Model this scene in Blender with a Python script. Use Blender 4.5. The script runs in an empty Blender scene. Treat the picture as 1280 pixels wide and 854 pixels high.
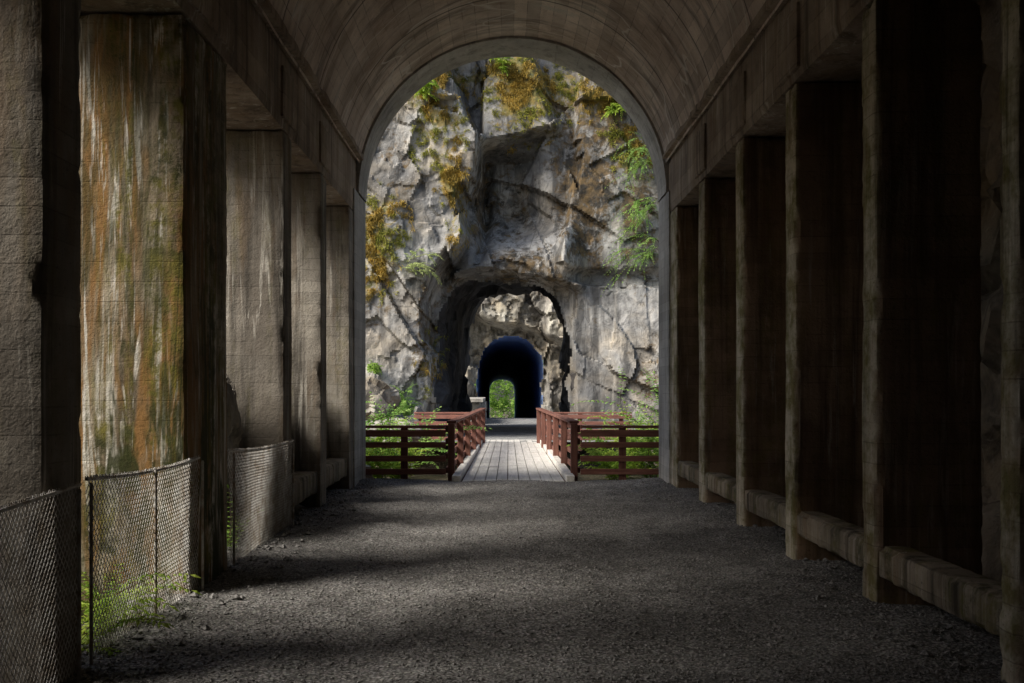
import bpy, math, random
import numpy as np
from mathutils import Vector, noise as mn, Matrix
random.seed(7); rng=np.random.default_rng(7)
col=bpy.context.scene.collection
R=math.radians
def ss(a,b,x):
    t=(x-a)/(b-a); t=max(0,min(1,t)); return t*t*(3-2*t)
ROT=Matrix.Rotation(.7,3,'X')@Matrix.Rotation(.9,3,'Y')@Matrix.Rotation(.5,3,'Z')
def nz(p): return mn.noise(ROT@p)
def nzv(p): return mn.noise_vector(ROT@p)
# ------------------------------------------------------------------ nodes
class NB:
    def __init__(s,name,rough=.9,spec=.2):
        s.m=bpy.data.materials.new(name); s.m.use_nodes=True; s.t=s.m.node_tree
        s.b=s.t.nodes['Principled BSDF']; s.out=s.t.nodes['Material Output']
        s.b.inputs['Roughness'].default_value=rough
        s.b.inputs['Specular IOR Level'].default_value=spec
    def n(s,ty,**k):
        n=s.t.nodes.new(ty)
        for a,v in k.items(): setattr(n,a,v)
        return n
    def put(s,sock,v):
        if isinstance(v,bpy.types.NodeSocket): s.t.links.new(v,sock)
        else:
            if hasattr(sock,'default_value'):
                if sock.type=='RGBA' and len(v)==3: v=(*v,1)
                sock.default_value=v
    def pos(s,scale=(1,1,1),off=(0,0,0)):
        g=s.n('ShaderNodeNewGeometry'); m=s.n('ShaderNodeMapping')
        s.t.links.new(g.outputs['Position'],m.inputs[0]); m.inputs['Scale'].default_value=scale; m.inputs['Location'].default_value=off
        return m.outputs[0]
    def xyz(s,v):
        n=s.n('ShaderNodeSeparateXYZ'); s.put(n.inputs[0],v); return n.outputs
    def noise(s,v,sc,det=5,ro=.6,dist=0):
        n=s.n('ShaderNodeTexNoise'); s.put(n.inputs['Vector'],v); n.inputs['Scale'].default_value=sc
        n.inputs['Detail'].default_value=min(det,4); n.inputs['Roughness'].default_value=ro; n.inputs['Distortion'].default_value=dist
        return n.outputs[0]
    def ncol(s,v,sc,det=2):
        n=s.n('ShaderNodeTexNoise'); s.put(n.inputs['Vector'],v); n.inputs['Scale'].default_value=sc; n.inputs['Detail'].default_value=2
        return n.outputs[1]
    def vor(s,v,sc,f='F1'):
        n=s.n('ShaderNodeTexVoronoi',feature=f); s.put(n.inputs['Vector'],v); n.inputs['Scale'].default_value=sc
        return n.outputs[0]
    def mr(s,f,a,b,c=0.,d=1.):
        n=s.n('ShaderNodeMapRange'); s.put(n.inputs[0],f)
        for i,v in enumerate((a,b,c,d)): n.inputs[i+1].default_value=v
        return n.outputs[0]
    def mix(s,f,a,b,mode='MIX'):
        n=s.n('ShaderNodeMix',data_type='RGBA',blend_type=mode); s.put(n.inputs[0],f); s.put(n.inputs[6],a); s.put(n.inputs[7],b)
        return n.outputs[2]
    def ma(s,op,a,b=0.):
        n=s.n('ShaderNodeMath',operation=op); s.put(n.inputs[0],a); s.put(n.inputs[1],b); return n.outputs[0]
    def vadd(s,v,c,amt):
        a=s.n('ShaderNodeVectorMath',operation='SCALE'); s.put(a.inputs[0],c); a.inputs['Scale'].default_value=amt
        b=s.n('ShaderNodeVectorMath',operation='ADD'); s.put(b.inputs[0],v); s.put(b.inputs[1],a.outputs[0]); return b.outputs[0]
    def attr(s,name):
        n=s.n('ShaderNodeAttribute'); n.attribute_name=name; return n.outputs['Fac']
    def bump(s,h,st=.5,d=.02,prev=None):
        n=s.n('ShaderNodeBump'); s.put(n.inputs['Height'],h); n.inputs['Strength'].default_value=st; n.inputs['Distance'].default_value=d
        if prev is not None: s.put(n.inputs['Normal'],prev)
        return n.outputs[0]
    def fin(s,c,nrm=None):
        s.put(s.b.inputs['Base Color'],c)
        if nrm is not None: s.put(s.b.inputs['Normal'],nrm)
        return s.m
def mul(c,f): return tuple(v*f for v in c)

def concrete(name,dark,light,streak=.5,rust=.3,white=.3,moss=0.,vault=False,board=.15,heavy=0.,edge=False):
    k=NB(name); p=k.pos(); x,y,z=k.xyz(p)
    n1=k.noise(p,.9,4,.65); c=k.mix(k.mr(n1,.35,.65),dark,light)
    if edge: # weathered mossy nosing, painted paler on the path side as light from the left
        lit_edge=k.mr(k.ma('ADD',x,k.ma('MULTIPLY',k.noise(p,5,4,.75),.09)),2.735,2.775,1.,0.)
        c=k.mix(lit_edge,c,k.mix(k.mr(k.noise(p,3.2,4,.7),.42,.6),(.62,.55,.42),(.24,.21,.09)))
    wob=k.ma('MULTIPLY',k.noise(p,.9,1),.10)
    if vault:
        xx=k.ma('SUBTRACT',x,.138); zz=k.ma('SUBTRACT',z,4.79)
        ang=k.ma('ARCTAN2',zz,xx); s=k.ma('ADD',k.ma('MULTIPLY',ang,2.55/board),wob)
        cr=k.n('ShaderNodeCombineXYZ'); k.put(cr.inputs[0],ang); k.put(cr.inputs[1],y); cv=cr.outputs[0]
        mp=k.n('ShaderNodeMapping'); k.put(mp.inputs[0],cv); mp.inputs['Scale'].default_value=(1.0,2.6,1); sv=mp.outputs[0]
    else:
        s=k.ma('ADD',k.ma('DIVIDE',z,board),wob); sv=k.pos((4,4,.22))
    fr=k.ma('FRACT',s); ln=k.ma('ABSOLUTE',k.ma('SUBTRACT',fr,.5))
    line=k.mr(ln,.455,.5)
    fl=k.n('ShaderNodeTexWhiteNoise',noise_dimensions='1D'); k.put(fl.inputs['W'],k.ma('FLOOR',s))
    brd=k.mr(fl.outputs[0],0,1,.80 if vault else .87,1.10 if vault else 1.06)
    cm=k.n('ShaderNodeCombineXYZ')
    for i in range(3): k.put(cm.inputs[i],brd)
    c=k.mix(1.,c,cm.outputs[0],'MULTIPLY')
    lmask=k.mr(k.noise(p,2.1,3,.7),.40,.62,.0,.9 if vault else .6)
    lb=k.ma('MULTIPLY',line,lmask); c=k.mix(lb,c,mul(dark,.35))
    sn=k.noise(sv,1.1,4,.72,.3)
    c=k.mix(k.ma('MULTIPLY',k.mr(sn,.5,.66-.04*heavy),streak),c,mul(dark,.28))
    rn=k.noise(k.pos((2.6,2.6,.4),(3,1,7)),.8,4,.74,.5)
    c=k.mix(k.ma('MULTIPLY',k.mr(rn,.5-.04*heavy,.66-.10*heavy),rust),c,(.27,.145,.05) if heavy else (.22,.13,.055))
    wn=k.noise(sv,2.0 if heavy else 2.3,4,.75,.8)
    wf=k.ma('MULTIPLY',k.mr(wn,.56-.03*heavy,.64-.04*heavy),white); wf=k.ma('MULTIPLY',wf,k.mr(k.noise(p,.7,2),.4-.08*heavy,.6-.10*heavy))
    c=k.mix(wf,c,(.68,.64,.56))
    if vault:
        q=k.vadd(cv,k.ncol(cv,1.2),1.3)
        e=k.vor(q,.9,'DISTANCE_TO_EDGE'); c=k.mix(k.ma('MULTIPLY',k.mr(e,.018,.0),.85),c,(.80,.74,.68))
        yj=k.ma('ADD',y,k.ma('MULTIPLY',wob,.3))
        jr=k.ma('ABSOLUTE',k.ma('SUBTRACT',k.ma('FRACT',k.ma('DIVIDE',yj,2.1)),.5)); c=k.mix(k.ma('MULTIPLY',k.mr(jr,.486,.497),.75),c,(.04,.03,.025))
    if moss>0:
        mo=k.ma('MULTIPLY',k.mr(k.noise(sv,.9,4,.72,.5),.46-.02*heavy,.58-.03*heavy),moss); mo=k.ma('MULTIPLY',mo,k.mr(k.noise(p,7,4,.75),.38,.56))
        c=k.mix(mo,c,k.mix(k.mr(k.noise(p,3,3),.42,.62),(.04,.045,.012),(.17,.15,.025)))
    if heavy:
        bs=k.mr(k.noise(k.pos((2.6,2.6,.4),(1,8,2)),1.2,4,.8,.7),.47,.56,0,.93)
        bs=k.ma('MULTIPLY',bs,k.mr(z,1.0,4.4,1.,.45)); c=k.mix(bs,c,k.mix(k.noise(p,8,3),(.016,.017,.008),(.06,.07,.018)))
    pit=k.noise(p,38,3,.7); c=k.mix(k.mr(pit,.60,.70,0,.55),c,mul(dark,.3))
    b=k.bump(k.ma('ADD',k.noise(p,9,4,.78),k.ma('MULTIPLY',lb,-.25)),.4,.03); b=k.bump(pit,.35,.012,b)
    return k.fin(c,b)

C_left=concrete('concrete_grey',(.19,.165,.135),(.43,.39,.33),.75,.5,.65,.35)
C_moss=concrete('concrete_mossy',(.20,.145,.085),(.50,.44,.33),.75,.95,1.,.9,heavy=1.)
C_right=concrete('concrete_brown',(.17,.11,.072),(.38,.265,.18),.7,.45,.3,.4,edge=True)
C_beam=concrete('concrete_beam',(.26,.195,.145),(.54,.44,.345),.7,.4,.7,.2,board=.24)
C_kerb=concrete('concrete_kerb',(.14,.115,.08),(.44,.37,.28),.9,.4,.4,.7)
C_vault=concrete('concrete_vault',(.52,.41,.335),(.85,.73,.63),.75,.35,.9,.0,vault=True,board=.2)
C_port=concrete('concrete_pale',(.38,.365,.34),(.62,.60,.56),.5,.15,.4,.2)

def rock(name,dark,light,cliff=True,tint=None,crack=.5):
    k=NB(name,.85,.3); p=k.pos()
    n1=k.noise(p,.4,4,.66,.3); c=k.mix(k.mr(n1,.40,.60),dark,light)
    vc=k.n('ShaderNodeTexVoronoi'); k.put(vc.inputs['Vector'],k.vadd(k.pos((.6,.6,.36)),k.ncol(p,.9),.3)); vc.inputs['Scale'].default_value=1.
    hs=k.n('ShaderNodeHueSaturation'); k.put(hs.inputs['Color'],vc.outputs['Color']); hs.inputs['Saturation'].default_value=.0
    c=k.mix(.5,c,k.mix(.6,c,hs.outputs[0],'OVERLAY'))
    tn=k.noise(k.pos((1,1,1),(2,7,5)),.6,3); c=k.mix(k.mr(tn,.46,.62,0,.7),c,k.mix(1.,c,(1.10,.96,.76),'MULTIPLY'))
    n2=k.noise(p,1.6,4,.75,.5); c=k.mix(k.mr(n2,.50,.66,0,.65),c,mul(dark,.45))
    n3=k.noise(k.pos((1,1,1),(9,3,2)),4.5,4,.78,1.); c=k.mix(k.mr(n3,.57,.68,0,.5),c,mul(light,1.35))
    if crack>0:
        e2=k.vor(k.vadd(k.pos((.8,.8,.34),(4,2,1)),k.ncol(p,.6),.5),.9,'DISTANCE_TO_EDGE')
        c=k.mix(k.ma('MULTIPLY',k.mr(e2,.012,.0,0,crack),k.mr(k.noise(p,.9,2),.40,.5)),c,(.02,.018,.016))
    st=k.noise(k.pos((1.6,1.6,.18)),1.2,4,.72,.4); c=k.mix(k.mr(st,.50,.64,0,.75),c,mul(dark,.3))
    if cliff:
        nzz=k.noise(p,2.2,4,.78,.4); nn=k.ma('MULTIPLY',k.ma('SUBTRACT',nzz,.5),2.6)
        sa=k.mr(k.ma('ADD',k.attr('stain'),nn),.42,.78)
        c=k.mix(k.ma('MULTIPLY',sa,.9),c,k.mix(k.mr(k.noise(p,3.5,4),.40,.6),(.028,.024,.018),(.17,.11,.045)))
        sa=k.mr(k.ma('ADD',k.attr('moss'),nn),.48,.8)
        c=k.mix(k.ma('MULTIPLY',sa,.85),c,k.mix(k.mr(k.noise(p,4,3),.4,.6),(.12,.12,.03),(.32,.23,.06)))
    if tint: c=k.mix(1.,c,tint,'MULTIPLY')
    b=k.bump(k.noise(p,2.6,4,.72,.3),.55,.12); b=k.bump(k.noise(p,20,3,.7),.4,.025,b)
    return k.fin(c,b)
M_rock=rock('cliff_rock',(.17,.168,.165),(.40,.39,.37))
M_rock2=rock('pale_cliff_rock',(.22,.205,.185),(.47,.45,.39),False,crack=.3)
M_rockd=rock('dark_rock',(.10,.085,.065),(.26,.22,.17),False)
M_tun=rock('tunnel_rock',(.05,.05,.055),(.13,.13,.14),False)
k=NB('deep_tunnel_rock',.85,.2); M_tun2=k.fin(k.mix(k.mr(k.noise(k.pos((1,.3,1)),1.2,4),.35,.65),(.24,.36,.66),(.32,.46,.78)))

def gravelmat(name,a,b,sc=55):
    k=NB(name,.95,.15); p=k.pos(); c=k.mix(k.mr(k.noise(p,1.2,4,.7),.35,.65),a,b)
    v=k.n('ShaderNodeTexVoronoi'); k.put(v.inputs['Vector'],p); v.inputs['Scale'].default_value=sc
    h=k.n('ShaderNodeHueSaturation'); k.put(h.inputs['Color'],v.outputs['Color']); h.inputs['Saturation'].default_value=.08
    c=k.mix(.65,c,k.mix(1.,c,h.outputs[0],'OVERLAY')); c=k.mix(k.mr(v.outputs[0],.3,.6,0,.65),c,mul(a,.2))
    bb=k.bump(v.outputs[0],-.9,.025); bb=k.bump(k.noise(p,5,4),.7,.08,bb)
    return k.fin(c,bb)
M_grav=gravelmat('gravel_ground',(.155,.148,.14),(.30,.288,.275),46)
M_path=gravelmat('path_surface',(.26,.26,.26),(.40,.40,.39),40)
M_soil=gravelmat('soil',(.10,.085,.06),(.20,.17,.12),20)
k=NB('pebble',.85,.3); M_peb=k.fin(k.mix(k.mr(k.noise(k.pos(),42,2),.35,.65),(.09,.087,.082),(.40,.385,.37)))

def wood(name,a,b,ax,rough=.75,gapc=None):
    k=NB(name,rough,.3); sc=[14,14,14]; sc[ax]=.8; p=k.pos(tuple(sc)); n=k.noise(p,1.4,4,.7,.4)
    c=k.mix(k.mr(n,.35,.65),a,b); q=k.pos(); c=k.mix(k.mr(k.noise(q,2.2,4),.5,.7,0,.5),c,mul(a,.5))
    if gapc:
        x,y,z=k.xyz(q); w=k.n('ShaderNodeTexWhiteNoise',noise_dimensions='1D'); k.put(w.inputs['W'],k.ma('FLOOR',k.ma('DIVIDE',k.ma('ADD',x,.72),gapc)))
        c=k.mix(k.mr(w.outputs[0],0,1,0,.3),c,mul(b,.6))
    return k.fin(c,k.bump(n,.4,.01))
M_deck=wood('weathered_planks',(.62,.60,.55),(.84,.81,.76),1,gapc=.194)
M_rail=wood('red_brown_timber',(.13,.055,.042),(.25,.115,.085),1)
M_railx=wood('red_brown_timber_cross',(.22,.09,.068),(.38,.18,.135),0)
M_post=wood('red_brown_timber_post',(.14,.06,.045),(.26,.12,.09),2)
k=NB('galvanised_steel',.55,.5); k.b.inputs['Metallic'].default_value=.2
M_wire=k.fin(k.mix(k.mr(k.noise(k.pos(),9,4),.4,.65),(.66,.64,.61),(.34,.28,.22)))
k=NB('weathered_post',.8,.3); M_steel=k.fin(k.mix(k.mr(k.noise(k.pos(),12,4),.4,.6),(.50,.48,.45),(.28,.21,.15)))

def leafmat(name,a,b,tr=.35):
    k=NB(name,.6,.3); c=k.mix(k.mr(k.noise(k.pos(),4,4,.7),.38,.62),a,b)
    k.fin(c); t=k.n('ShaderNodeBsdfTranslucent'); k.put(t.inputs[0],c); mx=k.n('ShaderNodeMixShader'); mx.inputs[0].default_value=tr
    k.t.links.new(k.b.outputs[0],mx.inputs[1]); k.t.links.new(t.outputs[0],mx.inputs[2]); k.t.links.new(mx.outputs[0],k.out.inputs[0])
    return k.m
L_green=leafmat('green_leaf',(.12,.27,.04),(.42,.60,.12),.5)
L_fern=leafmat('fern_leaf',(.24,.42,.05),(.62,.74,.13),.5)
L_pale=leafmat('pale_leaf',(.42,.54,.20),(.66,.72,.32),.5)
L_conif=leafmat('fresh_needle',(.18,.40,.08),(.50,.72,.2),.5)
L_moss=leafmat('golden_moss',(.24,.18,.04),(.62,.44,.10),.25)
L_mossg=leafmat('green_moss',(.20,.22,.035),(.48,.46,.08),.3)
k=NB('stem_bark',.85); M_stem=k.fin(k.mix(k.noise(k.pos(),20),(.05,.035,.02),(.14,.09,.05)))

# ------------------------------------------------------------------ mesh helpers
def link(name,me,m,parent=None):
    o=bpy.data.objects.new(name,me); col.objects.link(o)
    if m: me.materials.append(m)
    if parent:
        root=parent; off=Vector((0,0,0))
        while root: off+=Vector(root.location); root=root.parent
        o.parent=parent; o.matrix_parent_inverse=Matrix.Translation(-off)
    return o
def smooth(me,a=38):
    me.polygons.foreach_set('use_smooth',[True]*len(me.polygons)); me.set_sharp_from_angle(angle=R(a))
def tag(o,label=None,cat=None,group=None,kind=None):
    for a,v in (('label',label),('category',cat),('group',group),('kind',kind)):
        if v: o[a]=v
    return o
def thing(name,loc,label,cat,group=None):
    o=bpy.data.objects.new(name,None); col.objects.link(o); o.location=loc; o.empty_display_size=.1
    return tag(o,label,cat,group)
class MB:
    def __init__(s): s.v=[]; s.f=[]
    def add(s,v,f):
        b=len(s.v); s.v+=[tuple(q) for q in v]; s.f+=[tuple(i+b for i in q) for q in f]
    def hexa(s,p):
        s.add(p,[(3,2,1,0),(4,5,6,7),(0,1,5,4),(1,2,6,5),(2,3,7,6),(3,0,4,7)])
    def box(s,x0,x1,y0,y1,z0,z1):
        s.hexa([(x0,y0,z0),(x1,y0,z0),(x1,y1,z0),(x0,y1,z0),(x0,y0,z1),(x1,y0,z1),(x1,y1,z1),(x0,y1,z1)])
    def beam(s,a,b,w,h):
        a=Vector(a); b=Vector(b); d=(b-a).normalized(); n=Vector((-d.y,d.x,0)).normalized()*(w/2); u=Vector((0,0,h/2))
        s.hexa([a-n-u,a+n-u,b+n-u,b-n-u,a-n+u,a+n+u,b+n+u,b-n+u])
    def tube(s,pts,rad,seg=3):
        n=len(pts); vs=[]
        for i,p in enumerate(pts):
            p=Vector(p); a=Vector(pts[max(0,i-1)]); b=Vector(pts[min(n-1,i+1)]); d=(b-a).normalized()
            u=d.orthogonal().normalized(); w=d.cross(u); r=rad[i] if isinstance(rad,(list,tuple)) else rad
            for j in range(seg):
                t=2*math.pi*j/seg; vs.append(p+(u*math.cos(t)+w*math.sin(t))*r)
        fs=[(i*seg+j,i*seg+(j+1)%seg,(i+1)*seg+(j+1)%seg,(i+1)*seg+j) for i in range(n-1) for j in range(seg)]
        s.add(vs,fs)
    def build(s,name,m,parent=None,sm=None,bev=0):
        me=bpy.data.meshes.new(name); me.from_pydata(s.v,[],s.f); me.validate()
        o=link(name,me,m,parent)
        if sm: smooth(me,sm)
        if bev:
            b=o.modifiers.new('bevel','BEVEL'); b.width=bev; b.segments=2
        return o
def rbox(x0,x1,y0,y1,z0,z1,seg=.08,amp=.012,chip=.05,mb=None):
    d=(x1-x0,y1-y0,z1-z0); n=[max(1,min(120,round(q/seg))) for q in d]; lo=(x0,y0,z0)
    idx={}; V=[]; F=[]
    def vid(i):
        if i in idx: return idx[i]
        p=Vector([lo[a]+d[a]*i[a]/n[a] for a in range(3)]); q=p.copy()
        ex=[a for a in range(3) if i[a] in (0,n[a])]
        q+=nzv(p*.9)*amp*.8+nzv(p*3.7)*amp*.18
        if len(ex)>1:
            e=.008+max(0,nz(p*1.9)-.15)*chip*1.2+max(0,nz(p*8.3)-.05)*chip*.9
            for a in ex: q[a]+= e if i[a]==0 else -e
        idx[i]=len(V); V.append(q); return idx[i]
    for a in range(3):
        b,c=(a+1)%3,(a+2)%3
        for side in (0,n[a]):
            for i in range(n[b]):
                for j in range(n[c]):
                    def key(ii,jj):
                        k=[0,0,0]; k[a]=side; k[b]=ii; k[c]=jj; return tuple(k)
                    f=[vid(key(i,j)),vid(key(i+1,j)),vid(key(i+1,j+1)),vid(key(i,j+1))]
                    F.append(f if side else f[::-1])
    mb=mb or MB(); mb.add(V,F); return mb
def grid(nu,nv,fn,keep=None):
    V=[fn(i,j) for j in range(nv) for i in range(nu)]
    F=[]
    for j in range(nv-1):
        for i in range(nu-1):
            f=(j*nu+i,j*nu+i+1,(j+1)*nu+i+1,(j+1)*nu+i)
            if keep is None or keep(V,f): F.append(f)
    return V,F
def mesh(name,V,F,m,parent=None,sm=40):
    me=bpy.data.meshes.new(name); me.from_pydata(V,[],F); me.validate(); o=link(name,me,m,parent)
    if sm: smooth(me,sm)
    return o
def hsh(c,k):
    v=math.sin(c.x*12.9898+c.y*78.233+c.z*37.719+k*4.1414)*43758.5453; return v-math.floor(v)
def facet(p,off,tilt):
    d,pts=mn.voronoi(p); c=pts[0]; q=p-c
    return (hsh(c,1)-.5)*off+(hsh(c,2)-.5)*tilt*q.x+(hsh(c,3)-.5)*tilt*q.y+(hsh(c,4)-.5)*tilt*q.z

# ------------------------------------------------------------------ gallery
XL,XR,YP,ZB,ZS,CX,CZ,RV,YS=-2.41,2.69,17.16,4.43,5.34,.138,4.79,2.55,-7.
G=thing('concrete_gallery',(.138,YP,0),'long arched concrete rock shed framing the view, barrel vault on rows of side columns','gallery')
leftc=[(-7,-6.5),(-4.7,-4.2),(-2.6,-2.1),(0,.5),(2.6,3.1),(5.2,5.7),(7.5,8.7),(10.9,11.35),(13.1,13.55),(15.5,YP)]
for i,(a,b) in enumerate(leftc):
    m=C_moss if i==6 else C_left
    o=rbox(XL-1.3,XL,a,b,-.3,ZB-.01,.055,.010,.03).build('column',m,G,38)
    if i==6: o['label']='wide column streaked with moss and rust'
    rbox(XL-.3,XL+.07,a-.06,b+(.06 if i<9 else -.05),-.1,.16,.06,.02,.05).build('footing',C_kerb,o,38)
rightc=[(-6.8,-6.5),(-4.8,-4.5),(-2.9,-2.6),(-.9,-.6),(1.1,1.4),(3.1,3.4),(5.2,5.42),(7.2,7.5),(9.2,9.55),(11.2,11.58),(13.4,13.8),(15.5,YP)]
NRc=len(rightc)
for i,(a,b) in enumerate(rightc):
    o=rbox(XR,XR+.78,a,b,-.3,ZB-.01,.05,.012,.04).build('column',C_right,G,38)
    if i<NRc-1: rbox(XR-.11,XR+.2,a-.07,b+.07,-.1,.17,.05,.03,.07).build('footing',C_kerb,o,38)
for s,x0,x1 in ((0,XL-.12,XL+.03),(1,XR-.03,XR+.12)):
    rbox(x0,x1,15.9 if s==0 else 16.1,YP+.03,-.1,CZ,.07,.006,.02).build('jamb',C_port,G,38)
rbox(XL-1.3,XL,YS,YP,ZB,ZS,.11,.010,.035).build('beam',C_beam,G,38)
rbox(XR,XR+.78,YS,YP,ZB,ZS,.11,.010,.035).build('beam',C_beam,G,38)
rbox(XL-.3,XL+.13,YS,YP-.9,ZS-.05,ZS+.06,.09,.010,.035).build('cornice',C_beam,G,38)
rbox(XR-.13,XR+.3,YS,YP-.9,ZS-.05,ZS+.06,.09,.010,.035).build('cornice',C_beam,G,38)
for a,b in rightc[6:11]: rbox(XR-.04,XR+.5,a-.16,b+.16,ZB+.08,ZS-.22,.08,.010,.035).build('haunch',C_beam,G,38)
for a,b in leftc[4:9]: rbox(XL-.5,XL+.035,a-.14,b+.14,ZB+.1,ZS-.25,.08,.010,.035).build('haunch',C_beam,G,38)
for i in range(4,NRc-1):
    a=rightc[i][1]; b=rightc[i+1][0]
    rbox(XR+.015,XR+.26,a-.02,b+.02,.22,.455,.04,.010,.04).build('kerb_beam',C_kerb,G,38)
for i in (7,8):
    a=leftc[i][1]; b=leftc[i+1][0]
    rbox(XL-.34,XL-.04,a-.02,b+.02,.2,.5,.05,.008,.035).build('kerb_beam',C_kerb,G,38)
def archband(y0,y1,th0,r0,r1,NY,mat,name,rough=.02):
    NA=72;V=[];F=[]
    for j in range(NY+1):
        y=y0+(y1-y0)*j/NY
        for i in range(NA+1):
            t=th0+(math.pi-2*th0)*i/NA
            p=Vector((CX+r0*math.cos(t),y,CZ+r0*math.sin(t)))
            r=r0+nz(p*.9)*rough+nz(p*3.1)*.006
            V.append((CX+r*math.cos(t),y+(nz(p*2.3)*.015 if j in(0,NY) else 0),CZ+r*math.sin(t)))
    for j in range(NY):
        for i in range(NA):
            a=j*(NA+1)+i; F.append((a,a+1,a+NA+2,a+NA+1))
    n0=len(V)
    for j in (0,NY):
        for i in range(NA+1):
            t=th0+(math.pi-2*th0)*i/NA; V.append((CX+r1*math.cos(t),y0+(y1-y0)*j/NY,CZ+r1*math.sin(t)))
    for i in range(NA):
        F.append((n0+i+1,n0+i,n0+NA+1+i,n0+NA+2+i))
        F.append((NY*(NA+1)+i,NY*(NA+1)+i+1,n0+NA+2+i,n0+NA+1+i)); F.append((i+1,i,n0+i,n0+i+1))
    mesh(name,V,F,mat,G,45)
archband(YS,YP-.02,math.asin((5.26-CZ)/RV),RV,RV+.5,130,C_vault,'vault')
archband(YP-.9,YP+.02,0.,RV-.04,RV+.3,10,C_port,'arch_rim',.012)
rbox(-4,4.2,YS-.4,YS-.02,-.3,8,.4,.02,.03).build('light_block_wall',C_beam,G,38)  # unseen wall added behind the camera to keep light out

# ------------------------------------------------------------------ ground
def xs(a,b,st): return [a+st*i for i in range(int(round((b-a)/st))+1)]
def hg(x,y):
    h=-.28
    h+=-5*ss(22.6,24.4,y)*(1-ss(28.6,30.6,y))
    if y>52: h-= (y-52)*.0335
    if y>53: h-=.02
    h-=.5*ss(30,80,abs(x))
    if y<19 and x<-2.6: h+=.1*mn.noise(Vector((x,y,0)))+.2*ss(-2.6,-4,x)
    elif abs(x)>3: h+=.15*mn.noise(Vector((x*.5,y*.5,3)))
    return h
gx=[-400,-200,-100,-60,-40,-25,-16]+xs(-10,10,.4)+[16,25,40,60,100,200,400]
gy=[-400,-150,-60,-30,-15]+xs(-8,56,.4)+[60,65,70,80,90,100,110,120,130,140,160,220,400]
V,F=grid(len(gx),len(gy),lambda i,j:(gx[i],gy[j],hg(gx[i],max(-8,min(140,gy[j])))))
tag(mesh('ground',V,F,M_soil),'brown soil and the gorge floor below the bridge','ground',kind='structure')
def hf(x,y):
    p=Vector((x,y,0)); e=ss(1.7,2.5,abs(x-CX))
    return .012+.028*mn.noise(p*1.1)+.016*mn.noise(p*3.5)+.06*e*(mn.noise(p*.8+Vector((5,0,0)))+.4)-.03*ss(.5,0,abs(x+.9))-.03*ss(.5,0,abs(x-1.1))
ax=xs(-2.8,3.35,.06); ay=xs(-7,17.04,.08)
V,F=grid(len(ax),len(ay),lambda i,j:(ax[i],ay[j],hf(ax[i],ay[j])))
tag(mesh('gravel_floor',V,F,M_grav,None,80),'grey gravel floor running through the gallery to the bridge','floor',kind='structure')
ax2=xs(-4.5,5,.1); ay2=xs(17.0,18.3,.1)
V,F=grid(len(ax2),len(ay2),lambda i,j:(ax2[i],ay2[j],-.05-.25*ss(17.6,18.3,ay2[j])+.03*mn.noise(Vector((ax2[i],ay2[j],9))*2)-.1*(1 if -.85<ax2[i]<1.2 else 0)))
tag(mesh('gravel_apron',V,F,M_grav,None,80),'narrow gravel strip outside the arch under the cross rails','ground',kind='structure')
def pebbles(N,x0,x1,y0,y1,smin,smax,pw):
    u=rng.random(N); y=y0+(y1-y0)*u**1.5; x=x0+(x1-x0)*rng.random(N)
    s=smin+(smax-smin)*rng.random(N)**pw
    base=np.array([(1,0,0),(0,1,0),(-1,0,0),(0,-1,0),(0,0,.7),(0,0,-.7)],float)
    fc=np.array([(0,1,4),(1,2,4),(2,3,4),(3,0,4),(1,0,5),(2,1,5),(3,2,5),(0,3,5)])
    P=np.repeat(base[None],N,0)*(1+.35*(rng.random((N,6,1))-.5)); P*=(s[:,None,None]); P[:,:,1]*=(.6+.5*rng.random(N))[:,None]
    a=rng.random(N)*6.283; b=(rng.random(N)-.5)*1.2
    ca,sa=np.cos(a)[:,None],np.sin(a)[:,None]; cb,sb=np.cos(b)[:,None],np.sin(b)[:,None]
    X,Y,Z=P[:,:,0],P[:,:,1],P[:,:,2]; Y,Z=Y*cb-Z*sb,Y*sb+Z*cb; X,Y=X*ca-Y*sa,X*sa+Y*ca
    h=np.array([hf(x[i],y[i]) for i in range(N)])
    V=np.stack([X+x[:,None],Y+y[:,None],Z+(h+s*.25)[:,None]],-1).reshape(-1,3)
    F=(fc[None]+(np.arange(N)*6)[:,None,None]).reshape(-1,3)
    return V,F
V1,F1=pebbles(40000,-2.75,3.3,5.0,17,.005,.017,2.6)
V2,F2=pebbles(500,-2.7,-1.9,5.2,17,.015,.045,3)
V3,F3=pebbles(320,2.2,3.2,5.2,17,.015,.04,3)
V=np.concatenate([V1,V2,V3]); F=np.concatenate([F1,F2+len(V1),F3+len(V1)+len(V2)])
tag(mesh('gravel',V.tolist(),F.tolist(),M_peb,None,None),'loose grey stones scattered over the gallery floor','gravel',kind='stuff')

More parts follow.
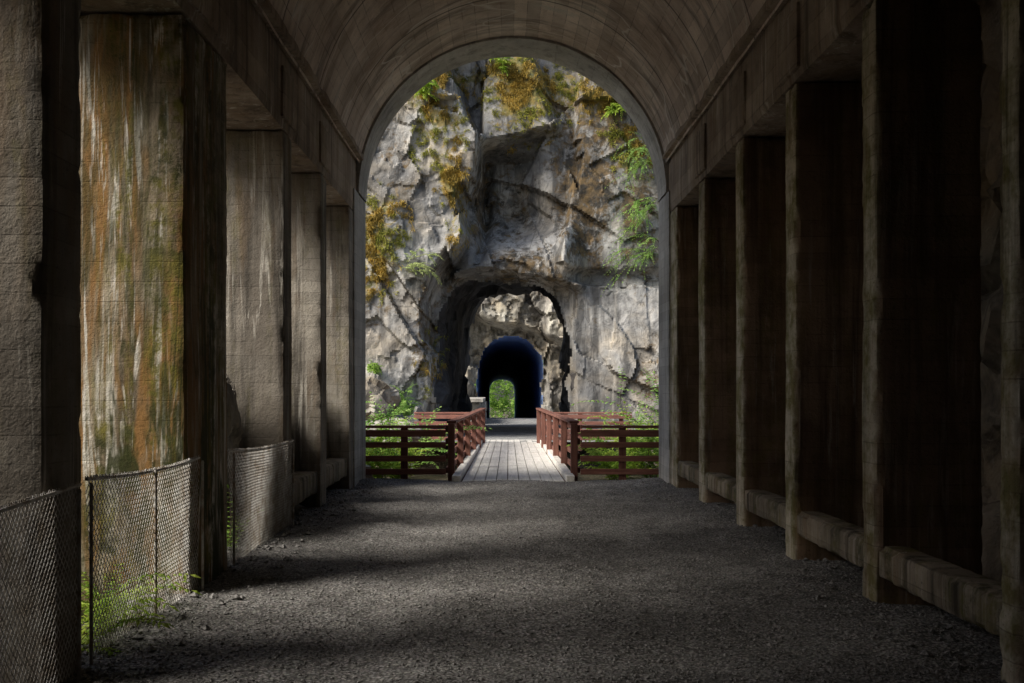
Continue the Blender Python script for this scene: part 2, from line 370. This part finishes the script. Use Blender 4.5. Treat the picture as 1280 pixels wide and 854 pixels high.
# ------------------------------------------------------------------ cliff one
S=38.9
def uL(v):
    pts=[(0,560),(120,585),(180,600),(240,585),(300,590),(345,560),(380,548),(600,542)]
    for (a,b),(c,d) in zip(pts,pts[1:]):
        if a<=v<=c: return b+(d-b)*(v-a)/(c-a)
    return pts[0][1] if v<0 else pts[-1][1]
def cliffY(x,z):
    u=630+S*x; v=484-S*(z-1.6)
    w=mn.noise_vector(Vector((x*.4,z*.4,2)))*.22
    j=facet(Vector((x*.6,11,z*.6)),26,18)
    l=uL(v)+j; left=1-ss(l-12,l+3,u)
    sm=.45+.4*left if v>120 else .85
    y=33+.09*(z-5)
    y-=1.7*left
    y-=1.3*ss(600,606,u+j*.5)*(1-ss(690,715,u-(v-170)*.3))*(1-ss(166,176,v+(u-650)*.22+j*.5))
    y+=1.0*ss(176,190,v+j*.3)*(1-ss(250,330,v))*ss(595,605,u)*(1-ss(640,690,u))
    y+=.45*math.exp(-((u-(607-(v-250)*.1)+j*.5)/7)**2)*ss(175,200,v)*(1-ss(320,340,v))
    y-=1.2*ss(240,330,v+j*.5)*(1-ss(338,350,v+j*.4-(abs(u-635)-40)*.3*(1 if abs(u-635)>40 else 0)))*ss(550,590,u)*(1-ss(700,740,u))
    y-=.6*ss(352,358,v-(u-760)*.1+j*.3)*ss(710,722,u+j*.3)
    y-=.45*ss(715,724,u+(v-200)*.12+j*.4)*(1-ss(330,342,v))
    P=Vector((x+w.x,3.3,z+w.y))
    rot=Vector((P.x*.85+P.z*.5,P.y,P.z*.85-P.x*.5))
    y+=facet(Vector((rot.x*.34,1.7,rot.z*.24)),1.5,1.9)*sm
    y+=facet(Vector((rot.x*.8,4.7,rot.z*.5)),.30,.55)*sm
    y+=facet(Vector((P.x*2.2,8.1,P.z*1.7)),.07,.16)*(.3+.7*left)
    y+=mn.fractal(Vector((x,z,5))*1.6,.9,2.1,4)*(.025+.03*left)
    return y
TX,TW=.02,2.2
def sup(q,h): return h*(max(0,1-abs(q)**3))**.5
def top1(x):
    x2=x+.18*mn.noise(Vector((x*.8,0,9)))
    q=(x2-TX)/TW
    return 3.3+sup(q,1.85)-.12*(x2-TX)*.5+.28*mn.noise(Vector((x*1.0,0,4)))+.12*mn.noise(Vector((x*2.7,0,4)))+.05*mn.noise(Vector((x*7,0,4))) if abs(q)<1 else -99
def mkcliff(name,label,x0,x1,z0,z1,st,fy,top,mat):
    X=xs(x0,x1,st); Z=xs(z0,z1,st)
    def keep(V,f):
        cx=sum(V[i][0] for i in f)/4; cz=sum(V[i][2] for i in f)/4
        jx=.20*mn.noise(Vector((3,cz*.9,1)))+.08*mn.noise(Vector((3,cz*2.6,1)))
        return not (cz<top(cx+jx)-.03)
    V,F=grid(len(X),len(Z),lambda i,j:(X[i],fy(X[i],Z[j]),Z[j]),keep)
    o=mesh(name,V,F,mat,None,34); tag(o,label,'cliff',kind='structure'); return o,V
cl,CV=mkcliff('cliff','tall fractured grey rock face with golden moss filling the view through the arch',-9,10,-5.6,16.5,.055,cliffY,top1,M_rock)
mossE=[(478,305,30,48,1.),(470,350,20,26,.7),(550,165,28,50,.8),(565,235,15,28,1.),(520,120,35,30,.8),(655,110,50,45,1.),(640,78,75,18,1.),(575,285,12,32,.6),(755,120,32,32,.75),(795,180,25,40,.7),(540,450,18,50,.45),(700,90,40,26,.9),(490,490,25,12,.4),(530,90,45,22,1.),(765,75,40,30,.8)]
stainE=[(735,230,42,120,.9),(770,140,50,60,.95),(800,260,28,110,.75),(815,470,25,50,.7),(640,120,40,50,.5),(655,330,50,25,.8),(640,250,35,70,.55),(535,430,22,90,.6),(600,250,14,80,.8),(560,360,22,50,.5),(740,130,60,40,.7),(500,200,28,60,.5),(690,350,30,20,.6),(480,400,30,30,.4)]
def field(E,x,z):
    u=630+S*x; v=484-S*(z-1.6); r=0
    for a,b,c,d,s in E:
        q=((u-a)/c)**2+((v-b)/d)**2
        if q<4: r=max(r,s*math.exp(-q*.7))
    return r
mo=[field(mossE,p[0],p[2]) for p in CV]; sn=[field(stainE,p[0],p[2]) for p in CV]
for nm,vals in (('moss',mo),('stain',sn)):
    at=cl.data.attributes.new(nm,'FLOAT','POINT'); at.data.foreach_set('value',vals if len(vals)==len(cl.data.vertices) else [0]*len(cl.data.vertices))
def blades(cands,N,lmin,lmax,wd,down=.7):
    V=[];F=[]
    for _ in range(N):
        p=Vector(random.choice(cands))+Vector((random.uniform(-.05,.05),random.uniform(-.04,.0),random.uniform(-.05,.05)))
        d=Vector((random.uniform(-.7,.7),-random.uniform(.3,1.),random.uniform(-down,.6))).normalized(); L=random.uniform(lmin,lmax)
        s=d.cross(Vector((random.uniform(-1,1),random.uniform(-1,1),random.uniform(-1,1)))).normalized()*wd
        m=p+d*L*.6; t=p+d*L+Vector((0,0,-L*.35*random.random()*2)); b=len(V)
        V+=[p-s,p+s,m+s*.8,t,m-s*.8]; F.append((b,b+1,b+2,b+3,b+4))
    return V,F
c1=[];c2=[]
for i,p in enumerate(CV):
    if mo[i]>.2:
        q=.7*nz(Vector(p)*1.6)+1.1*nz(Vector(p)*5.)
        if q+mo[i]*.6>.55:
            (c2 if (nz(Vector(p)*.8)>.0) else c1).append(p)
V,F=blades(c1,18000,.04,.18,.008,1.3); tag(mesh('moss',V,F,L_moss,None,None),'golden dry moss and grass hanging on the cliff ledges','moss',kind='stuff')
V,F=blades(c2 or c1,12000,.04,.14,.009); tag(mesh('green_moss',V,F,L_mossg,None,None),'yellow green moss pads on the cliff face','moss',kind='stuff')
def ring(cx,hw,zs,th,zb,n=60):
    pts=[]
    for i in range(n+1):
        t=i/n
        if t<.25: pts.append((cx-hw,zb+(zs-zb)*t/.25))
        elif t>.75: pts.append((cx+hw,zs+(zb-zs)*(t-.75)/.25))
        else:
            a=math.pi*(1-(t-.25)/.5); c=math.cos(a); s=math.sin(a); pts.append((cx+hw*math.copysign(abs(c)**.75,c),zs+th*s**.8))
    return pts
def tube(name,label,rings,amp,mat,fy=None,y0=0,grow=0):
    V=[];F=[];n=61; K=len(rings)-1
    for k,(y,*a) in enumerate(rings):
        for i,(x,z) in enumerate(ring(*a)):
            d=Vector((x-a[0],0,z-1.5)).normalized()
            f=fy(x,z)+.03; yy=f+(rings[-1][0]-f)*k/K
            p=Vector((x,yy,z)); e=(facet(p*.9,amp*1.6,amp)+mn.noise(p*2.5)*amp*.4)*(.3 if k==0 else 1)
            d=d*(e+grow); V.append((x+d.x,yy,z+d.z))
    for k in range(len(rings)-1):
        for i in range(n-1): F.append((k*n+i,k*n+i+1,(k+1)*n+i+1,(k+1)*n+i))
    o=mesh(name,V,F,mat,None,30); return tag(o,label,'tunnel',kind='structure')
NR=40; rr=[]
for k in range(NR+1):
    t=k/NR; rr.append((31.2+10.8*t,.02+.52*t,2.4-.5*t,3.3+.2*t,2.25-.1*t,-.4))
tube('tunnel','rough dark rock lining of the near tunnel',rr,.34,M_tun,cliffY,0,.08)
# ------------------------------------------------------------------ cliff two
def cliff2Y(x,z):
    w=mn.noise_vector(Vector((x*.6,z*.6,12)))*.4
    y=50-1.1*ss(4.5,4.9,z+.25*(x)+w.x)
    y-=.8*ss(1.95,2.3,x+w.x*.4)*(.6+.4*ss(0,4,z)); y-=.5*(1-ss(-1.9,-1.45,x+w.y*.3))
    y+=facet(Vector((x*.7+w.x,3,z*.55+w.y)),.7,.9)+facet(Vector((x*1.9,7,z*1.6)),.25,.35)+facet(Vector((x*4,7,z*4)),.1,.15)
    return y
def top2(x):
    q=1-((x-.3)/1.63)**2; return 2.5+1.7*math.sqrt(q)+.05*mn.noise(Vector((x*3,0,0))) if q>0 else -99
mkcliff('far_cliff','pale rock face around the far tunnel mouth, seen through the near tunnel',-7,8,-.8,11,.08,cliff2Y,top2,M_rock2)
rr=[]
for k in range(60):
    t=k/59; rr.append((50+75*t,.3-.55*t,1.68-.12*t,2.5-1.6*t,1.75-.15*t,-.4-2.6*t))
tube('far_tunnel','smooth dark blue lining of the far tunnel',rr,.05,M_tun2,cliff2Y)
V=[];F=[]
py=xs(29.3,52,.35)+[53+3.0*i for i in range(25)]
for y in py:
    for i in range(15):
        x=-3+6.4*i/14; z=-.012+.02*mn.noise(Vector((x,y,1)))-(0 if y<52 else (y-52)*.0335); V.append((x,y,z))
for j in range(len(py)-1):
    for i in range(14): F.append((j*15+i,j*15+i+1,(j+1)*15+i+1,(j+1)*15+i))
tag(mesh('path',V,F,M_path,None,80),'grey compacted path from the bridge through the rock tunnels','path',kind='structure')
# ------------------------------------------------------------------ side rock
def leftrock(y,z):
    k=ss(8.6,9.8,y)
    xb=-5.4-.5*(z); xn=-2.78-.22*max(0,z)-1.2*max(0,z-1.6)
    x=xb+(xn-xb)*k
    k2=1-ss(2.8,4.6,y); x=x+(-3.95-x)*k2  # unseen near end pulled close to the columns to block light
    P=Vector((.3,y,z)); x+=facet(Vector((5,y*.8,z*.8)),.6,.8)*(.6-.4*k2)+facet(Vector((9,y*2.2,z*2.2)),.2,.3)+mn.fractal(P*1.5,.9,2,4)*.06
    return min(x,-2.5 if k2<.5 else -3.73)
Y=xs(-8,19.4,.1);Z=xs(-.6,3.2,.1)
def bankz(y,z):
    return z*(1+1.2*(1-ss(2.8,4.2,y))) if z>0 else z  # near end raised tall so the foreground stays dark
V,F=grid(len(Y),len(Z),lambda i,j:(leftrock(Y[i],Z[j]),Y[i],bankz(Y[i],Z[j])))
tag(mesh('rock_bank',V,F,M_rock2,None,34),'broken rock bank outside the left columns, its unseen near end raised to block light','rock bank',kind='structure')
def rightrock(y,z):
    x=4.0-.12*max(0,z-3)+facet(Vector((5,y*.7,z*.5)),.9,1.)*.7+facet(Vector((9,y*2,z*1.4)),.22,.3)+mn.fractal(Vector((1,y,z))*1.5,.9,2,4)*.06
    return max(x,3.52)
Z=xs(-.6,8.4,.1)
V,F=grid(len(Y),len(Z),lambda i,j:(rightrock(Y[i],Z[j]),Y[i],Z[j]))
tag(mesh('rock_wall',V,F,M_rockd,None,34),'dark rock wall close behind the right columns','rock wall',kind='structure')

# ------------------------------------------------------------------ bridge
B=thing('footbridge',(.17,17.1,0),'plank footbridge with pale weathered boards leading to the tunnel','bridge')
mb=MB()
def cxl(y): t=(y-17)/13.5; return -.72+.13*t, 1.04-.02*t
for i in range(9):
    segs=[17,20.5+random.uniform(-1,1),25+random.uniform(-1,1),30.4]
    for a,b in zip(segs,segs[1:]):
        la,ra=cxl(a); lb,rb=cxl(b-.012); g=.007; wa=(ra-la)/9; wb=(rb-lb)/9; z=-.005+random.uniform(-.006,.006)
        mb.hexa([(la+wa*i+g,a,z-.06),(la+wa*(i+1)-g,a,z-.06),(lb+wb*(i+1)-g,b-.012,z-.06),(lb+wb*i+g,b-.012,z-.06),(la+wa*i+g,a,z),(la+wa*(i+1)-g,a,z),(lb+wb*(i+1)-g,b-.012,z),(lb+wb*i+g,b-.012,z)])
mb.build('deck',M_deck,B,None,.004)
for sx in (0,1):
    mb=MB(); a=cxl(17)[sx]+(-.1 if sx==0 else .1); b=cxl(30.4)[sx]+(-.08 if sx==0 else .08)
    mb.beam((a,17.02,.02),(b,30.2,.02),.14,.13); mb.build('kerb',M_deck,B,None,.01)
for x in (-.75,.17,1.1):
    mb=MB(); mb.beam((x,17.3,-.32),(x,30.5,-.32),.22,.45); mb.build('girder',M_rail,B,None,.01)
def railing(name,label,pts,posts,grp,zt=.98,mat=M_rail):
    r=thing(name,(pts[0][0],pts[0][1],0),label,'railing',grp)
    for (x,y) in posts:
        mb=MB(); mb.box(x-.06,x+.06,y-.06,y+.06,-.25,zt-.02); mb.build('post',M_post,r,None,.008)
    for a,b in zip(pts,pts[1:]):
        d=(Vector(b)-Vector(a)).normalized(); n=Vector((-d.y,d.x))
        hs=[(.86,.12),(.64,.10),(.38,.10),(.13,.10)]
        cross=abs(d.x)>abs(d.y)
        for h,t in hs:
            mb=MB(); off=n*(.085 if not cross else -.085)
            if cross and d.x<0: off=-off
            mb.beam((a[0]+off.x,a[1]+off.y,h*zt/.98),(b[0]+off.x,b[1]+off.y,h*zt/.98),.045,t); mb.build('rail',M_railx if cross else M_rail,r,None,.006)
        mb=MB(); mb.beam((a[0],a[1],zt+.002),(b[0],b[1],zt+.002),.17,.045); mb.build('cap_rail',M_railx if cross else M_rail,r,None,.006)
def lerp(a,b,n): return [(a[0]+(b[0]-a[0])*i/n,a[1]+(b[1]-a[1])*i/n) for i in range(n+1)]
g='red brown timber railings of the footbridge'
L0,L1=(-.93,17.6),(-.60,28.6); R0,R1=(1.24,17.6),(1.0,28.6)
railing('railing','red brown timber railing along the left side of the bridge deck',[L0,L1],lerp(L0,L1,5),g)
railing('railing','red brown timber railing along the right side of the bridge deck',[R1,R0],lerp(R0,R1,5),g)
railing('railing','red brown cross railing from bridge corner to left pier of the arch',[(-3.6,17.5),(-1.02,17.52)],[(-3.5,17.5),(-1.75,17.5)],g,.9)
railing('railing','red brown cross railing from bridge corner to right pier of the arch',[(1.34,17.52),(4,17.5)],[(2.08,17.5),(3.8,17.5)],g,.9)
railing('railing','distant low rail left of the bridge at its tunnel end',[(-2.6,28.9),(-.8,28.8)],[(-2.4,28.9),(-1.5,28.85)],g,.85)
railing('railing','distant low rail right of the bridge at its tunnel end',[(1.2,28.8),(3.7,28.9)],[(2.2,28.85),(3.4,28.9)],g,.85)
Wl=thing('stone_parapet',(-1.3,44,0),'low pale stone block wall beside the path beyond the near tunnel','wall')
mb=MB()
for r in range(2):
    for i in range(6):
        a=43.2+i*.95+(r%2)*.4; mb=rbox(-2.0+random.uniform(-.03,.03),-1.05+random.uniform(-.03,.03)+.04*i,a,a+.93,-.1+r*.52,.4+r*.52,.12,.02,.06,mb)
mb.build('blockwork',C_port,Wl,35)
mb=rbox(-2.08,-.9,43.1,49.2,.945,1.1,.12,.015,.06); mb.build('coping',C_port,Wl,35)

# ------------------------------------------------------------------ chain link fences
def fence(label,a,b,za,zb,posts,grp='chain link fences between the left columns'):
    t=thing('chain_link_fence',(a[0],a[1],0),label,'fence',grp)
    A=Vector((*a,0)); Bv=Vector((*b,0)); L=(Bv-A).length; d=(Bv-A)/L; n=Vector((-d.y,d.x,0))
    def P(s,z):
        u=s/L; tp=za+(zb-za)*u-.03*math.sin(math.pi*min(1,max(0,u)))
        q=A+d*s; bul=.03*mn.noise(Vector((s*1.3,z*1.5,a[1])))
        return q+n*bul+Vector((0,0,.03+z*(tp-.03)))
    mb=MB(); step=.042; H=1.0; run=H*.75
    k=-int(run/step)-1
    while k*step<L:
        for sgn in (1,-1):
            s0=k*step if sgn==1 else k*step+run
            pts=[]
            for i in range(21):
                z=i/20; s=s0+sgn*run*z
                if 0<=s<=L: pts.append(P(s,z*1.02)+n*(.003*sgn))
            if len(pts)>1: mb.tube(pts,.0028,3)
        k+=1
    mb.build('wire_mesh',M_wire,t)
    mb=MB(); mb.tube([P(L*i/16,1.0) for i in range(17)],.011,6); s=0
    while s<L:
        p=P(s,1.0); mb.tube([p,p+Vector((random.uniform(-.01,.01),random.uniform(-.012,.012),random.uniform(.01,.025)))],.004,3); s+=.031
    mb.build('top_rail',M_wire,t,60)
    for u in posts:
        p=A+d*(L*u); mb=MB(); h=za+(zb-za)*u-.03
        mb.tube([p+Vector((0,0,-.2))-n*.02,p+Vector((0,0,h-.01))-n*.02],.011,8)
        mb.tube([p+Vector((0,0,h-.01))-n*.02,p+Vector((0,0,h+.01))-n*.02],[.014,.008],8); mb.build('post',M_steel,t,60)
fence('chain link fence panel in front of the nearest left column',(-2.36,3.2),(-2.36,5.52),1.03,1.06,[.02,.985])
fence('chain link fence panel across the bay before the mossy column',(-2.40,5.74),(-2.36,7.75),1.07,1.05,[.0,.5,.99])
fence('shorter chain link fence panel beyond the mossy column',(-2.40,8.72),(-2.38,11.2),1.04,1.0,[.02,.98])

# ------------------------------------------------------------------ plants
def plant(name,label,cat,base,H,spread,ns,leaf,lw,lm,seed,group=None,pairs=14,dirs=None,flat=.5,branch=0):
    rs=random.Random(seed); t=thing(name,base,label,cat,group); st=MB(); V=[];F=[]; base=Vector(base)
    def leafat(p,d,L):
        up=Vector((rs.uniform(-.5,.5),rs.uniform(-.5,.5),1)).normalized(); s=d.cross(up)
        if s.length<.01: return
        s=s.normalized()*L*lw; b=len(V); m=p+d*L*.45; tip=p+d*L+Vector((0,0,-L*.25)); dr=Vector((0,0,L*.06))
        V.extend([p,m+s-dr,tip,m-s-dr,m+dr]); F.extend([(b,b+1,b+4),(b+1,b+2,b+4),(b+2,b+3,b+4),(b+3,b,b+4)])
    def stem(p0,d0,L,r,np_,lv):
        pts=[p0.copy()]; d=d0.normalized(); n=9; p=p0.copy()
        for i in range(n):
            d=(d+Vector((rs.uniform(-.12,.12),rs.uniform(-.12,.12),rs.uniform(-.1,.1)-.20*flat-.12*flat*i/n))).normalized(); p=p+d*L/n; pts.append(p.copy())
        st.tube(pts,[r*(1-.8*i/n) for i in range(n+1)],4)
        for k in range(np_):
            f=.15+.85*k/np_; i=min(n-1,int(f*n)); q=pts[i].lerp(pts[i+1],f*n-i); dd=(pts[i+1]-pts[i]).normalized()
            s=dd.cross(Vector((rs.uniform(-.3,.3),rs.uniform(-.3,.3),1))); s=s.normalized() if s.length>.01 else Vector((1,0,0))
            sc=leaf*(1-.55*abs(f-.35))*rs.uniform(.7,1.2)
            for sg in (-1,1): leafat(q,(s*sg+dd*.45+Vector((rs.uniform(-.2,.2),rs.uniform(-.2,.2),rs.uniform(-.25,.25)))).normalized(),sc)
        leafat(pts[-1],(pts[-1]-pts[-2]).normalized(),leaf)
        if lv>0:
            for k in range(5):
                i=rs.randint(2,n-1); dd=(pts[i+1]-pts[i]).normalized(); q=(dd+Vector((rs.uniform(-1,1),rs.uniform(-1,1),rs.uniform(-.3,.5)))).normalized()
                stem(pts[i],q,L*rs.uniform(.3,.55),r*.5,max(4,int(np_*.6)),lv-1)
    for k in range(ns):
        if dirs: d=Vector(dirs)+Vector((rs.uniform(-1,1),rs.uniform(-1,1),rs.uniform(-1,1)))*spread; off=Vector((rs.uniform(-.15,.15),0,rs.uniform(-.4,.4)))*H*.5
        else:
            a=rs.uniform(0,6.283); d=Vector((math.cos(a)*spread,math.sin(a)*spread,1)); off=Vector((math.cos(a),math.sin(a),0))*.08*H
        stem(base+off,d,H*rs.uniform(.6,1.1),.006*max(.6,H),pairs,branch)
    st.build('stem',M_stem,t); return mesh('foliage',V,F,lm,t,None)
gp='green plants behind the left fence'
plant('fern','bright green fern at the foot of the fence nearest the camera','fern',(-2.76,6.1,-.1),.72,.8,20,.08,.22,L_fern,1,gp,18)
plant('fern','bright green fern behind the fence post before the mossy column','fern',(-2.92,6.75,-.05),.76,.75,18,.085,.22,L_fern,2,gp,18)
plant('fern','low green fern below the fence beside the mossy column','fern',(-2.85,7.2,-.1),.6,.6,14,.075,.22,L_fern,3,gp,16)
plant('leafy_shrub','small shrub behind the far chain link panel','shrub',(-2.7,9.6,-.05),.75,.4,10,.07,.3,L_green,4,gp,12)
gs='bushes beyond the cross railings'
sh=[(-3.3,20.2,-.35,1.6,'leafy bush behind left cross railing next to arch pier',L_green),(-2.3,19.7,-.35,1.15,'leafy bush behind middle of left cross railing',L_fern),(-2.15,21.0,-.35,2.0,'tall pale green bush rising above left cross railing',L_conif),
(2.25,19.9,-.35,1.2,'bright bush behind right cross railing near bridge corner',L_fern),(3.0,19.9,-.35,1.5,'green bush behind right cross railing beside arch pier',L_green),(3.9,20.8,-.35,2.3,'tall bush at the right pier of the arch above the railing',L_conif),(2.5,21.4,-.35,1.3,'low bush deeper beside the right bridge railing',L_green),(-3.0,21.6,-.35,1.5,'light green bush deeper behind left cross railing',L_fern),(3.5,21.8,-.35,1.7,'light green bush deeper behind right cross railing',L_fern)]
for i,(x,y,z,h,l,m) in enumerate(sh): plant('leafy_shrub',l,'bush',(x,y,z),h*.95,.5,15,.11,.3,m,20+i,gs,15,branch=1,flat=.3)
def atc(u,v,out=0):
    x=(u-630)/S; z=1.6+(484-v)/S
    for _ in range(3):
        y=cliffY(x,z); x=(u-630)*y/1244; z=1.6+(484-v)*y/1244
    return (x,y+.05-out,z)
ge='saplings growing out of the cliff'
for i,(u,v,h,n,l,dr,lm,lf) in enumerate([
 (820,190,1.6,9,'highest green conifer branch sprouting from right side of the cliff',(-.8,-.7,.1),L_conif,.07),
 (822,250,1.6,9,'middle green branch hanging from the right of the cliff',(-.9,-.6,.0),L_conif,.07),
 (824,315,1.8,10,'lowest wide green branch on the right of the cliff',(-1.,-.5,.1),L_conif,.07),
 (505,335,1.2,6,'pale yellow green sapling reaching right above the tunnel left edge',(.9,-.5,.45),L_pale,.08),
 (535,115,.9,9,'bright green tuft of leaves at the cliff top left',(-.1,-.8,.5),L_fern,.09),
 (626,84,.7,6,'small green tuft at top centre of the arch view',(.0,-.8,.6),L_fern,.09),
 (765,140,.8,6,'small green seedling on the mossy upper right of the cliff',(.1,-.8,.3),L_fern,.08),
 (505,520,1.2,12,'fresh green bush at the rock foot left of the bridge',(.0,-.6,.9),L_conif,.09),
 (465,460,.7,6,'little green plant on the ledge by the left pier',(.2,-.8,.5),L_green,.08)]):
    plant('cliff_sapling',l,'sapling',atc(u,v),h,.42,n,lf,.28,lm,50+i,ge,18,dirs=dr,branch=1,flat=.4)
def boulder(name,label,c,r,seed,mat,group=None,sq=(1,1,1)):
    import bmesh
    bm=bmesh.new(); bmesh.ops.create_icosphere(bm,subdivisions=5,radius=1)
    for v in bm.verts:
        p=v.co.copy(); e=1+facet(p*1.3+Vector((seed,0,0)),.35,.5)+.08*mn.noise(p*4)
        v.co=Vector((p.x*sq[0],p.y*sq[1],p.z*sq[2]))*e*r
    me=bpy.data.meshes.new(name); bm.to_mesh(me); bm.free(); smooth(me,30); o=link(name,me,mat); o.location=c; return tag(o,label,'boulder',group)
gb='boulders at the cliff foot'
boulder('boulder','large pale boulder at cliff foot beside left arch pier',(-4.1,29.3,1.2),.9,1,M_rock2,gb,(1,.8,.8))
boulder('boulder','flat grey boulder below the pale boulder left of the bridge',(-3.3,28.8,.2),.8,5,M_rock2,gb,(1.2,.8,.6))
boulder('boulder','rounded boulder at the left edge of the tunnel mouth base',(-2.8,29.6,.1),.7,9,M_rock,gb,(.9,.8,1))
boulder('boulder','angular pale rock leaning into the bay beyond the mossy column',(-3.02,10.25,1.05),.5,13,M_rock2,None,(.55,.8,1.4))
def leafcloud(N,x0,x1,y0,y1,z0,z1,L):
    V=[];F=[]
    cl=[(random.uniform(x0,x1),random.uniform(y0,y1),random.uniform(z0,z1),random.uniform(.5,1.3)) for _ in range(N//60)]
    for c in cl:
        for _ in range(60):
            p=Vector((c[0]+random.gauss(0,c[3]*.5),c[1]+random.gauss(0,c[3]*.5),c[2]+random.gauss(0,c[3]*.4)))
            a=Vector((random.uniform(-1,1),random.uniform(-1,1),random.uniform(-.6,.6))).normalized()*L; b=a.orthogonal().normalized()*L*.4
            k=len(V); V+=[p-a,p+b,p+a,p-b]; F.append((k,k+1,k+2,k+3))
    return V,F
V,F=leafcloud(15000,-7,7,131,142,-2.5,10,.22)
tag(mesh('woodland',V,F,L_green,None,None),'sunlit green woodland seen through the far tunnel exit','woodland',kind='stuff')

# ------------------------------------------------------------------ light, world, camera
sv=Vector((-.66,-.34,.66)).normalized()
sun=bpy.data.lights.new('sun','SUN'); sun.energy=5.; sun.angle=R(27); sun.color=(1,.95,.86)
so=bpy.data.objects.new('sun',sun); col.objects.link(so); so.rotation_euler=sv.to_track_quat('Z','Y').to_euler()
w=bpy.data.worlds.new('World'); bpy.context.scene.world=w; w.use_nodes=True; nt=w.node_tree
sk=nt.nodes.new('ShaderNodeTexSky'); sk.sky_type='NISHITA'; sk.sun_disc=False; sk.sun_elevation=math.asin(sv.z); sk.sun_rotation=math.atan2(sv.x,sv.y)%(2*math.pi); sk.air_density=1; sk.dust_density=3
bg=nt.nodes['Background']; nt.links.new(sk.outputs[0],bg.inputs[0]); bg.inputs[1].default_value=.15
cd=bpy.data.cameras.new('camera'); cd.lens=35; cd.sensor_width=36; cd.shift_x=10/1280; cd.shift_y=57/1280; cd.clip_end=2000; cd.clip_start=.05
co=bpy.data.objects.new('camera',cd); col.objects.link(co); co.location=(0,0,1.6); co.rotation_euler=(R(90),0,0)
sc=bpy.context.scene; sc.camera=co
sc.view_settings.view_transform='Standard'; sc.view_settings.look='None'; sc.view_settings.exposure=0; sc.view_settings.gamma=1
